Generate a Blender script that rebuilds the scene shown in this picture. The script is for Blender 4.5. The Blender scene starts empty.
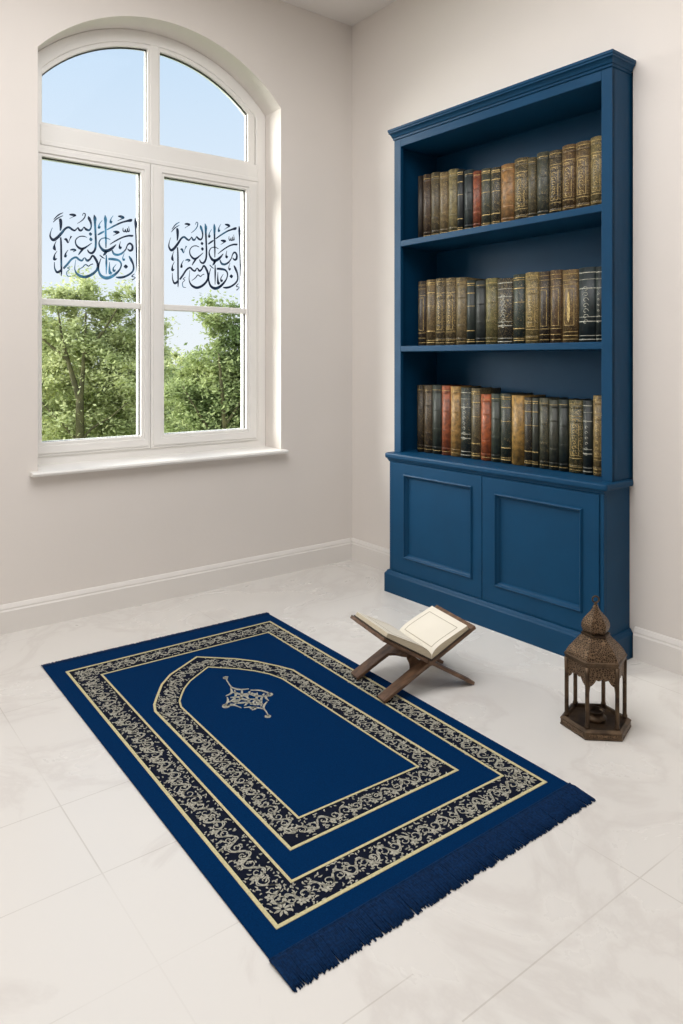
import bpy, bmesh, math, random
from mathutils import Vector, Matrix
random.seed(7)
C = bpy.context.scene.collection
PI = math.pi

# ------------------------------------------------------------------ camera constants (image 683 x 1024)
F, YH, YAW, CX, CY, EYE = 722.777, 360.09, 0.6565, -2.4925, -3.1385, 1.1
def on_wall(u, v, y):
    """point of the vertical plane at depth y (parallel to the window wall) that a measured photo point lies on"""
    a, b = (u-341.5)/F, (YH-v)/F
    dx = math.sin(YAW)+math.cos(YAW)*a; dy = math.cos(YAW)-math.sin(YAW)*a
    t = (y-CY)/dy
    return CX+dx*t, EYE+b*t

# ------------------------------------------------------------------ materials
def lin(c):
    return tuple((x/255/12.92 if x/255 <= .04045 else ((x/255+.055)/1.055)**2.4) for x in c)+(1.,)
MATS = {}
def mat(name, col, rough=.5, metal=0., var=.0, scale=20., bump=0., bscale=120., coat=0., col2=None, spec=.5, stretch=(1,1,1), det=4, sheen=0):
    if name in MATS: return MATS[name]
    m = bpy.data.materials.new(name); m.use_nodes = True; MATS[name] = m
    n, l = m.node_tree.nodes, m.node_tree.links
    b = n['Principled BSDF']
    b.inputs['Roughness'].default_value = rough; b.inputs['Metallic'].default_value = metal
    b.inputs['Coat Weight'].default_value = coat; b.inputs['Specular IOR Level'].default_value = spec
    b.inputs['Sheen Weight'].default_value = sheen
    tc = n.new('ShaderNodeTexCoord'); mp = n.new('ShaderNodeMapping'); mp.inputs['Scale'].default_value = stretch
    l.new(tc.outputs['Object'], mp.inputs['Vector'])
    no = n.new('ShaderNodeTexNoise'); no.inputs['Scale'].default_value = scale; no.inputs['Detail'].default_value = det
    l.new(mp.outputs[0], no.inputs['Vector'])
    cr = n.new('ShaderNodeValToRGB'); c = lin(col)
    c2 = lin(col2) if col2 else tuple(max(0, x*(1-var)) for x in c[:3])+(1,)
    c1 = c if col2 else tuple(min(1, x*(1+var)) for x in c[:3])+(1,)
    cr.color_ramp.elements[0].position = .35; cr.color_ramp.elements[1].position = .65
    cr.color_ramp.elements[0].color = c2; cr.color_ramp.elements[1].color = c1
    l.new(no.outputs['Fac'], cr.inputs['Fac']); l.new(cr.outputs['Color'], b.inputs['Base Color'])
    if bump:
        nb = n.new('ShaderNodeTexNoise'); nb.inputs['Scale'].default_value = bscale; nb.inputs['Detail'].default_value = 3
        l.new(mp.outputs[0], nb.inputs['Vector'])
        bp = n.new('ShaderNodeBump'); bp.inputs['Strength'].default_value = bump; bp.inputs['Distance'].default_value = .002
        l.new(nb.outputs['Fac'], bp.inputs['Height']); l.new(bp.outputs[0], b.inputs['Normal'])
    return m

M_wall = mat('painted plaster', (229,222,215), .85, var=.015, scale=1.5, bump=.12, bscale=60)
M_ceil = mat('ceiling paint', (230,225,220), .9, var=.01, scale=2)
M_trim = mat('satin trim paint', (230,225,219), .5, var=.01, scale=3)
M_frame = mat('white lacquer', (240,237,232), .35, var=.01, scale=3)
M_gasket = mat('rubber gasket', (52,50,46), .6)
M_blue = mat('blue cabinet paint', (11,60,92), .45, var=.05, scale=6, bump=.05, bscale=200, spec=.16)
M_wood = mat('walnut wood', (118,88,64), .5, scale=9, col2=(78,55,38), bump=.25, bscale=60, stretch=(1,6,6))
M_brass = mat('aged bronze', (98,80,62), .42, metal=.75, col2=(58,46,35), scale=30)
M_page = mat('ivory paper', (230,223,208), .8, var=.02, scale=8)
M_edge = mat('page block', (214,202,178), .8, col2=(186,172,146), scale=60, stretch=(.3,.3,30))
M_ink = mat('printed rule', (176,166,146), .8)
M_rug = mat('navy pile', (1,45,88), .95, col2=(1,37,76), scale=300, bump=.6, bscale=900, spec=.04, sheen=.0)
M_fringe = mat('navy yarn', (7,44,84), .9, col2=(3,28,58), scale=200, spec=.15)
M_band = mat('midnight weave', (16,22,38), .95, bump=.5, bscale=900, var=.1, spec=.1)
M_gold = mat('old gold thread', (198,188,144), .8, var=.12, scale=150, bump=.3, bscale=700)
M_silver = mat('cream thread', (190,186,170), .8, col2=(140,138,124), scale=160, bump=.3, bscale=700)
M_decal = mat('calligraphy film', (18,38,66), .35, col2=(66,122,160), scale=9)
M_decal.node_tree.nodes['Color Ramp'].color_ramp.elements[0].position = .3
M_decal.node_tree.nodes['Color Ramp'].color_ramp.elements[0].color = lin((80,150,190))
M_decal.node_tree.nodes['Color Ramp'].color_ramp.elements[1].position = .47
M_decal.node_tree.nodes['Color Ramp'].color_ramp.elements[1].color = lin((14,38,66))
M_bark = mat('bark', (84,80,50), .9, var=.3, scale=8, bump=.5, bscale=30)
M_grass = mat('meadow', (120,140,80), .95, col2=(90,112,58), scale=.6)

def filigree(name, col, dark):
    m = mat(name, col, .4, metal=.7, col2=dark, scale=60)
    n, l = m.node_tree.nodes, m.node_tree.links
    v = n.new('ShaderNodeTexVoronoi'); v.feature = 'DISTANCE_TO_EDGE'; v.inputs['Scale'].default_value = 170
    l.new(n['Mapping'].outputs[0], v.inputs['Vector'])
    r = n.new('ShaderNodeValToRGB'); r.color_ramp.elements[0].position = .05; r.color_ramp.elements[1].position = .16
    l.new(v.outputs['Distance'], r.inputs['Fac'])
    mx = n.new('ShaderNodeMix'); mx.data_type = 'RGBA'
    l.new(r.outputs['Color'], mx.inputs[0]); mx.inputs[6].default_value = lin(col); mx.inputs[7].default_value = lin(dark)
    l.new(mx.outputs[2], n['Principled BSDF'].inputs['Base Color'])
    b = n.new('ShaderNodeBump'); b.invert = True; b.inputs['Strength'].default_value = .9; b.inputs['Distance'].default_value = .0015
    l.new(r.outputs['Color'], b.inputs['Height']); l.new(b.outputs[0], n['Principled BSDF'].inputs['Normal'])
    return m
M_fili = filigree('bronze filigree', (128,104,80), (62,49,37))

def floor_mat():
    m = bpy.data.materials.new('polished stone tile'); m.use_nodes = True
    n, l = m.node_tree.nodes, m.node_tree.links; b = n['Principled BSDF']
    b.inputs['Roughness'].default_value = .3; b.inputs['Specular IOR Level'].default_value = .5
    tc = n.new('ShaderNodeTexCoord'); sx = n.new('ShaderNodeSeparateXYZ'); l.new(tc.outputs['Object'], sx.inputs[0])
    def math_(op, a, bb=None, cc=None):
        x = n.new('ShaderNodeMath'); x.operation = op
        for i, q in enumerate((a, bb, cc)):
            if q is None: continue
            if isinstance(q, (int, float)): x.inputs[i].default_value = q
            else: l.new(q, x.inputs[i])
        return x.outputs[0]
    def near(coord, at, w):     # 1 near the joint
        return math_('LESS_THAN', math_('ABSOLUTE', math_('SUBTRACT', coord, at)), w)
    X, Y = sx.outputs[0], sx.outputs[1]
    jx = math_('LESS_THAN', math_('PINGPONG', math_('ADD', X, 1.953), .45), .0016)           # columns 0.9 m
    left = math_('LESS_THAN', X, -1.60)
    jl = math_('MULTIPLY', left, math_('LESS_THAN', math_('PINGPONG', math_('ADD', Y, 1.599), .148), .0014))
    right = math_('GREATER_THAN', X, -1.60)
    jr = math_('MULTIPLY', right, math_('LESS_THAN', math_('PINGPONG', math_('ADD', Y, 2.309), .45), .0016))
    j = math_('MAXIMUM', jx, math_('MAXIMUM', jl, jr))
    nz = n.new('ShaderNodeTexNoise'); nz.inputs['Scale'].default_value = 1.7; nz.inputs['Detail'].default_value = 2
    l.new(tc.outputs['Object'], nz.inputs['Vector'])
    fade = n.new('ShaderNodeMapRange'); fade.inputs[1].default_value = .42; fade.inputs[2].default_value = .55
    l.new(nz.outputs['Fac'], fade.inputs[0])
    jf = math_('MULTIPLY', j, math_('MULTIPLY_ADD', fade.outputs[0], .26, .06))
    # soft veins
    wv = n.new('ShaderNodeTexNoise'); wv.inputs['Scale'].default_value = 1.6; wv.inputs['Detail'].default_value = 8; wv.inputs['Roughness'].default_value = .6; wv.inputs['Distortion'].default_value = 1.2
    l.new(tc.outputs['Object'], wv.inputs['Vector'])
    vr = n.new('ShaderNodeValToRGB'); e = vr.color_ramp.elements
    e[0].position = .46; e[0].color = lin((224,220,214)); e[1].position = .54; e[1].color = lin((224,220,214))
    k = e.new(.5); k.color = lin((216,211,205))
    l.new(wv.outputs['Fac'], vr.inputs['Fac'])
    mx = n.new('ShaderNodeMix'); mx.data_type = 'RGBA'; l.new(jf, mx.inputs[0]); l.new(vr.outputs['Color'], mx.inputs[6]); mx.inputs[7].default_value = lin((150,140,126))
    l.new(mx.outputs[2], b.inputs['Base Color'])
    rn = n.new('ShaderNodeMapRange'); rn.inputs[3].default_value = .22; rn.inputs[4].default_value = .34; l.new(wv.outputs['Fac'], rn.inputs[0])
    l.new(rn.outputs[0], b.inputs['Roughness'])
    return m
M_floor = floor_mat()

def glass_mat():
    m = bpy.data.materials.new('window glass'); m.use_nodes = True
    n, l = m.node_tree.nodes, m.node_tree.links; n.remove(n['Principled BSDF'])
    t = n.new('ShaderNodeBsdfTransparent'); t.inputs[0].default_value = (.97,.985,.98,1)
    g = n.new('ShaderNodeBsdfGlossy'); g.inputs['Roughness'].default_value = .01
    f = n.new('ShaderNodeFresnel'); f.inputs[0].default_value = 1.08
    mx = n.new('ShaderNodeMixShader'); l.new(f.outputs[0], mx.inputs[0]); l.new(t.outputs[0], mx.inputs[1]); l.new(g.outputs[0], mx.inputs[2])
    l.new(mx.outputs[0], n['Material Output'].inputs[0]); return m
M_glass = glass_mat()

def leaf_mat(name, a, b_):
    m = bpy.data.materials.new(name); m.use_nodes = True
    n, l = m.node_tree.nodes, m.node_tree.links; n.remove(n['Principled BSDF'])
    tc = n.new('ShaderNodeTexCoord'); no = n.new('ShaderNodeTexNoise'); no.inputs['Scale'].default_value = 1.3; no.inputs['Detail'].default_value = 6
    l.new(tc.outputs['Object'], no.inputs['Vector'])
    cr = n.new('ShaderNodeValToRGB'); cr.color_ramp.elements[0].position = .36; cr.color_ramp.elements[1].position = .62
    cr.color_ramp.elements[0].color = lin(a); cr.color_ramp.elements[1].color = lin(b_); l.new(no.outputs['Fac'], cr.inputs['Fac'])
    d = n.new('ShaderNodeBsdfDiffuse'); t = n.new('ShaderNodeBsdfTranslucent'); mx = n.new('ShaderNodeMixShader'); mx.inputs[0].default_value = .45
    l.new(cr.outputs[0], d.inputs[0]); l.new(cr.outputs[0], t.inputs[0]); l.new(d.outputs[0], mx.inputs[1]); l.new(t.outputs[0], mx.inputs[2])
    l.new(mx.outputs[0], n['Material Output'].inputs[0]); return m
M_leaf1 = leaf_mat('spring leaves', (152,162,106), (220,224,172))
M_leaf2 = leaf_mat('summer leaves', (128,146,94), (202,210,152))

def leather(name, col, gild=0.):
    """book cloth / leather; gild = share of worn gold tooling speckled over the spine"""
    if name in MATS: return MATS[name]
    col = tuple(int(x*k_) for x, k_ in zip(col, (.80,.80,.76))); dk = tuple(int(x*.6) for x in col)
    m = mat(name, col, .48, col2=dk, scale=45, bump=.3, bscale=220)
    if gild:
        n, l = m.node_tree.nodes, m.node_tree.links; b = n['Principled BSDF']
        v = n.new('ShaderNodeTexNoise'); v.inputs['Scale'].default_value = 150; v.inputs['Detail'].default_value = 2; v.inputs['Distortion'].default_value = 2.5
        l.new(n['Mapping'].outputs[0], v.inputs['Vector'])
        r = n.new('ShaderNodeValToRGB'); r.color_ramp.elements[0].position = .635-.10*gild; r.color_ramp.elements[1].position = .70-.10*gild
        l.new(v.outputs['Fac'], r.inputs['Fac'])
        mx = n.new('ShaderNodeMix'); mx.data_type = 'RGBA'; l.new(r.outputs['Color'], mx.inputs[0])
        l.new(n['Color Ramp'].outputs[0], mx.inputs[6]); mx.inputs[7].default_value = lin((160,138,90))
        l.new(mx.outputs[2], b.inputs['Base Color'])
    return m

# ------------------------------------------------------------------ mesh helpers
def box(bm, x0, x1, y0, y1, z0, z1, mi=0):
    v = [bm.verts.new(p) for p in ((x0,y0,z0),(x1,y0,z0),(x1,y1,z0),(x0,y1,z0),(x0,y0,z1),(x1,y0,z1),(x1,y1,z1),(x0,y1,z1))]
    for f in ((0,3,2,1),(4,5,6,7),(0,1,5,4),(1,2,6,5),(2,3,7,6),(3,0,4,7)):
        bm.faces.new([v[i] for i in f]).material_index = mi
    return v
def prism(bm, pts, a, b, mapf, mi=0):
    """closed 2-D outline pts (any shape) swept from a to b; mapf(p, h) -> 3-D"""
    n = len(pts)
    A = [bm.verts.new(mapf(p, a)) for p in pts]; B = [bm.verts.new(mapf(p, b)) for p in pts]
    fs = [bm.faces.new(A[::-1]), bm.faces.new(B)]
    for i in range(n): fs.append(bm.faces.new((A[i], A[(i+1)%n], B[(i+1)%n], B[i])))
    for f in fs: f.material_index = mi
def ring_prism(bm, out, inn, a, b, mapf, closed=True):
    """frame between two outlines of equal length, swept from a to b"""
    n = len(out); V = {}
    for h in (a, b):
        for k, P in (('o', out), ('i', inn)):
            V[k, h] = [bm.verts.new(mapf(p, h)) for p in P]
    for i in range(n if closed else n-1):
        j = (i+1) % n
        bm.faces.new((V['o',a][i],V['o',a][j],V['i',a][j],V['i',a][i]))
        bm.faces.new((V['o',b][i],V['i',b][i],V['i',b][j],V['o',b][j]))
        bm.faces.new((V['o',a][i],V['o',b][i],V['o',b][j],V['o',a][j]))
        bm.faces.new((V['i',a][i],V['i',a][j],V['i',b][j],V['i',b][i]))
    if not closed:
        for i in (0, n-1): bm.faces.new((V['o',a][i],V['i',a][i],V['i',b][i],V['o',b][i]))
def tube(bm, pts, rad, seg=8, cap=True):
    pts = [Vector(p) for p in pts]; n = len(pts)
    R = rad if isinstance(rad, (list, tuple)) else [rad]*n
    rings = []; up = None
    for i, p in enumerate(pts):
        d = (pts[min(i+1,n-1)]-pts[max(i-1,0)]).normalized()
        if up is None: up = d.orthogonal().normalized()
        up = (up-d*up.dot(d)); up = up.normalized() if up.length > 1e-6 else d.orthogonal().normalized()
        s = d.cross(up)
        rings.append([bm.verts.new(p+(up*math.cos(2*PI*k/seg)+s*math.sin(2*PI*k/seg))*R[i]) for k in range(seg)])
    for a, b in zip(rings, rings[1:]):
        for k in range(seg): bm.faces.new((a[k],a[(k+1)%seg],b[(k+1)%seg],b[k])).smooth = True
    if cap: bm.faces.new(rings[0][::-1]); bm.faces.new(rings[-1])
def lathe(bm, prof, seg=32, rot=0., c=(0,0,0), smooth=True):
    rings = []
    for r, z in prof:
        rings.append([bm.verts.new((c[0]+r*math.cos(2*PI*k/seg+rot), c[1]+r*math.sin(2*PI*k/seg+rot), c[2]+z)) for k in range(seg)])
    for a, b in zip(rings, rings[1:]):
        for k in range(seg): bm.faces.new((a[k],a[(k+1)%seg],b[(k+1)%seg],b[k])).smooth = smooth
    bm.faces.new(rings[0][::-1]); bm.faces.new(rings[-1])
def cr_spline(P, sub=5):
    """Catmull-Rom through tuples of any length"""
    out = []; n = len(P)
    for i in range(n-1):
        p0, p1, p2, p3 = P[max(i-1,0)], P[i], P[i+1], P[min(i+2,n-1)]
        for s in range(sub):
            t = s/sub
            out.append(tuple(.5*((2*b)+(-a+c)*t+(2*a-5*b+4*c-d)*t*t+(-a+3*b-3*c+d)*t**3) for a, b, c, d in zip(p0,p1,p2,p3)))
    out.append(tuple(P[-1])); return out
def ribbon(bm, P, a, b, mapf, sub=5, smooth=True):
    """pen stroke: P = (x, y, width) points"""
    Q = cr_spline(P, sub) if smooth else P
    L, R = [], []
    for i, q in enumerate(Q):
        p, r = Q[max(i-1,0)], Q[min(i+1,len(Q)-1)]
        dx, dy = r[0]-p[0], r[1]-p[1]; d = math.hypot(dx, dy) or 1
        w = max(q[2], .0001)/2
        L.append((q[0]-dy/d*w, q[1]+dx/d*w)); R.append((q[0]+dy/d*w, q[1]-dx/d*w))
    vs = [[bm.verts.new(mapf(p, h)) for p in S] for h in (a, b) for S in (L, R)]
    la, ra, lb, rb_ = vs
    for i in range(len(Q)-1):
        bm.faces.new((lb[i],rb_[i],rb_[i+1],lb[i+1])); bm.faces.new((la[i],la[i+1],ra[i+1],ra[i]))
        bm.faces.new((la[i],lb[i],lb[i+1],la[i+1])); bm.faces.new((ra[i],ra[i+1],rb_[i+1],rb_[i]))
    for i in (0, -1): bm.faces.new((la[i],ra[i],rb_[i],lb[i]))
def obj(name, bm, m, parent=None, bevel=0., smooth=False, seg=2):
    bmesh.ops.recalc_face_normals(bm, faces=bm.faces)
    me = bpy.data.meshes.new(name); bm.to_mesh(me); bm.free()
    for x in (m if isinstance(m, (list, tuple)) else [m]): me.materials.append(x)
    o = bpy.data.objects.new(name, me); C.objects.link(o)
    if parent: o.parent = parent
    if smooth:
        for p in me.polygons: p.use_smooth = True
    if bevel:
        md = o.modifiers.new('bevel', 'BEVEL'); md.width = bevel; md.segments = seg; md.limit_method = 'ANGLE'; md.angle_limit = math.radians(40); md.harden_normals = False
    return o
def thing(name, label, cat, loc=(0,0,0), rz=0., group=None):
    o = bpy.data.objects.new(name, None); C.objects.link(o); o.location = loc; o.rotation_euler = (0,0,rz)
    o.empty_display_size = .05; return tag(o, label, cat, group)
def tag(o, label, cat, group=None, kind=None):
    o['label'] = label; o['category'] = cat
    if group: o['group'] = group
    if kind: o['kind'] = kind
    return o
def struct(name, bm, m, parent=None, label=None, cat=None, **k):
    o = obj(name, bm, m, parent, **k)
    if not parent:
        o['kind'] = 'structure'
        if label: o['label'] = label; o['category'] = cat
    return o

# ------------------------------------------------------------------ room shell
XW, YW, HC = -4.7, -5.2, 2.95            # room extents west, south, ceiling height
WT = .30                                 # outer wall thickness
OX0, OX1, OZ0 = -1.662, -.468, .628      # window opening
OCX, OR_, OCZ = (OX0+OX1)/2, .80, 1.865  # arch centre x, radius, centre height
def arch_pts(inset, z0, n=28):
    """closed outline of the arched opening, inset inwards; from lower left, up and over"""
    hw = (OX1-OX0)/2-inset; r = OR_-inset; zs = OCZ+math.sqrt(r*r-hw*hw); a = math.asin(hw/r)
    pts = [(OCX-hw, z0)]
    for i in range(n+1):
        t = -a+2*a*i/n; pts.append((OCX+r*math.sin(t), OCZ+r*math.cos(t)))
    pts.append((OCX+hw, z0)); return pts
bm = bmesh.new()
box(bm, XW-WT, .3, YW-WT, WT, -.15, 0)
struct('floor', bm, M_floor, label='polished pale cream stone tile floor with faint joints', cat='floor')
bm = bmesh.new(); box(bm, XW-WT, .3, YW-WT, WT, HC, HC+.2)
struct('ceiling', bm, M_ceil, label='plain off white ceiling', cat='ceiling')
# wall with the arched window
bm = bmesh.new()
A = arch_pts(0, OZ0, 40)
x0, x1 = XW-WT, .3
outer = [(x0, OZ0)]
for (px, pz) in A[1:-1]:
    outer.append((px, HC))
outer.append((x1, OZ0))
mp = lambda p, h: (p[0], h, p[1])
def quadp(pts, a=0., b=WT): prism(bm, pts, a, b, mp)
quadp([(x0,0),(OX0,0),(OX0,HC),(x0,HC)]); quadp([(OX1,0),(x1,0),(x1,HC),(OX1,HC)]); quadp([(OX0,0),(OX1,0),(OX1,OZ0),(OX0,OZ0)])
for i in range(1, len(A)-2):
    quadp([A[i], A[i+1], (A[i+1][0],HC), (A[i][0],HC)])
bmesh.ops.remove_doubles(bm, verts=bm.verts, dist=1e-5)
# drop the internal faces between the strips
seen = {}
for f in list(bm.faces):
    k = frozenset(v.index for v in f.verts)
bm.verts.index_update()
for f in bm.faces: seen.setdefault(frozenset(v.index for v in f.verts), []).append(f)
bmesh.ops.delete(bm, geom=[f for L in seen.values() if len(L) > 1 for f in L], context='FACES_ONLY')
struct('wall_left', bm, M_wall, label='cream plaster wall holding the arched window', cat='wall')
NY0, NY1, NZ0, NZ1, NB = -1.675, -.500, .640, 2.190, .200     # recess added behind the bookcase to darken its shelves and house the books
bm = bmesh.new(); box(bm, NB, .3, YW-WT, 0, 0, HC)
box(bm, 0, NB, YW-WT, NY0, 0, HC); box(bm, 0, NB, NY1, 0, 0, HC); box(bm, 0, NB, NY0, NY1, 0, NZ0); box(bm, 0, NB, NY0, NY1, NZ1, HC)
struct('wall_right', bm, M_wall, label='cream plaster wall behind the blue bookcase', cat='wall')
bm = bmesh.new(); box(bm, XW-WT, 0, YW-WT, YW, 0, HC)
struct('wall_back', bm, M_wall, label='cream plaster wall behind the viewpoint', cat='wall')
bm = bmesh.new(); box(bm, XW-WT, XW, YW, 0, 0, HC)
struct('wall_west', bm, M_wall, label='cream plaster wall far to the left', cat='wall')
# baseboards
def baseboard(name, along, a, b, label):
    prof = [(0,0),(-.016,0),(-.016,.088),(-.012,.094),(-.012,.100),(-.009,.106),(-.005,.113),(0,.116)]
    bm = bmesh.new()
    if along == 'x': prism(bm, prof, a, b, lambda p, h: (h, p[0], p[1]))
    else: prism(bm, prof, a, b, lambda p, h: (p[0], h, p[1]))
    return struct(name, bm, M_trim, label=label, cat='baseboard')
baseboard('baseboard_left', 'x', XW, -.0165, 'cream baseboard along the window wall')
baseboard('baseboard_right', 'y', -.515, 0, 'short cream baseboard between room corner and bookcase')
baseboard('baseboard_right', 'y', YW, -1.684, 'cream baseboard right of the bookcase')

# ------------------------------------------------------------------ window_1
FY0, FY1 = .15, .235       # frame depth range
win = bpy.data.objects.new('window_1', None); C.objects.link(win); win['kind'] = 'structure'
win['label'] = 'white arched casement window with six panes'; win['category'] = 'window'
Wm = lambda p, h: (p[0], h, p[1])
bm = bmesh.new(); ring_prism(bm, arch_pts(.0, OZ0+.012), arch_pts(.058, OZ0+.060), FY0, FY1, Wm)
obj('window_frame', bm, M_frame, win, bevel=.004)
MX = -1.112                  # mullion centre
bm = bmesh.new(); box(bm, MX-.028, MX+.030, FY0+.002, FY1-.004, OZ0+.05, 2.10); box(bm, -1.110, -1.064, FY0+.004, FY1-.004, 2.10, 2.655)
obj('mullion', bm, M_frame, win, bevel=.005)
bm = bmesh.new(); box(bm, OX0+.05, OX1-.05, FY0-.004, FY1-.006, 2.032, 2.128); box(bm, OX0+.05, OX1-.05, FY0-.010, FY0, 2.036, 2.058)
obj('transom', bm, M_frame, win, bevel=.004)
# upper fanlights: inner bead following the arch
def fan(xa, xb, ia, ib, name):
    r_out, r_in = OR_-.045, OR_-.078
    def pts(xa, xb, r, z0):
        out = [(xa, z0)]
        n = 16
        for i in range(n+1):
            x = xa+(xb-xa)*i/n; out.append((x, OCZ+math.sqrt(r*r-(x-OCX)**2)))
        out.append((xb, z0)); return out
    bm = bmesh.new(); ring_prism(bm, pts(xa, xb, r_out, 2.12), pts(ia, ib, r_in, 2.140), .158, .20, Wm)
    f = obj(name, bm, M_frame, win, bevel=.004)
    bm = bmesh.new(); ring_prism(bm, pts(ia-.001, ib+.001, r_in+.001, 2.139), pts(ia+.0015, ib-.003, r_in-.004, 2.141), .172, .182, Wm)
    obj('gasket', bm, M_gasket, f)
    bm = bmesh.new(); prism(bm, pts(ia-.006, ib+.006, r_in+.005, 2.135), .176, .180, Wm)
    obj('window_pane', bm, M_glass, f)
fan(OX0+.030, -1.099, -1.610, -1.120, 'fanlight'); fan(-1.075, OX1-.060, -1.058, -.570, 'fanlight')
# casement sashes
def sash(xa, xb, ia, ib):
    z0, z1, iz0, iz1 = OZ0+.052, 2.036, .742, 1.986
    R = lambda a, b, c, d: [(a,c),(b,c),(b,d),(a,d)]
    bm = bmesh.new(); ring_prism(bm, R(xa,xb,z0,z1), R(ia,ib,iz0,iz1), .142, .205, Wm)
    ring_prism(bm, R(xa+.012,xb-.012,z0+.012,z1-.012), R(ia-.014,ib+.014,iz0-.014,iz1+.014), .136, .142, Wm)
    s = obj('casement_sash', bm, M_frame, win, bevel=.003)
    bm = bmesh.new(); ring_prism(bm, R(ia-.001,ib+.001,iz0-.001,iz1+.001), R(ia+.003,ib-.004,iz0+.001,iz1-.004), .160, .170, Wm)
    obj('gasket', bm, M_gasket, s)
    bm = bmesh.new(); box(bm, ia, ib, .150, .185, 1.341, 1.370)
    obj('glazing_bar', bm, M_frame, s, bevel=.004)
    for a, b in ((iz0-.004, 1.343), (1.368, iz1+.004)):
        bm = bmesh.new(); box(bm, ia-.004, ib+.004, .170, .174, a, b); obj('window_pane', bm, M_glass, s)
sash(OX0+.018, MX-.001, -1.607, -1.159); sash(MX+.001, OX1-.050, -1.043, -.589)
# sill board
bm = bmesh.new(); prism(bm, [(-.040,OZ0-.006),(-.045,OZ0+.004),(-.040,OZ0+.012),(.155,OZ0+.016),(.155,OZ0-.004),(0,OZ0-.006)], OX0+.001, OX1-.001, lambda p, h: (h, p[0], p[1]))
prism(bm, [(-.040,OZ0-.006),(-.045,OZ0+.004),(-.040,OZ0+.012),(-.0005,OZ0+.012),(-.0005,OZ0-.006)], OX0-.032, OX0+.001, lambda p, h: (h, p[0], p[1]))
prism(bm, [(-.040,OZ0-.006),(-.045,OZ0+.004),(-.040,OZ0+.012),(-.0005,OZ0+.012),(-.0005,OZ0-.006)], OX1-.001, OX1+.020, lambda p, h: (h, p[0], p[1]))
obj('window_sill', bm, M_frame, win, bevel=.002)

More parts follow.
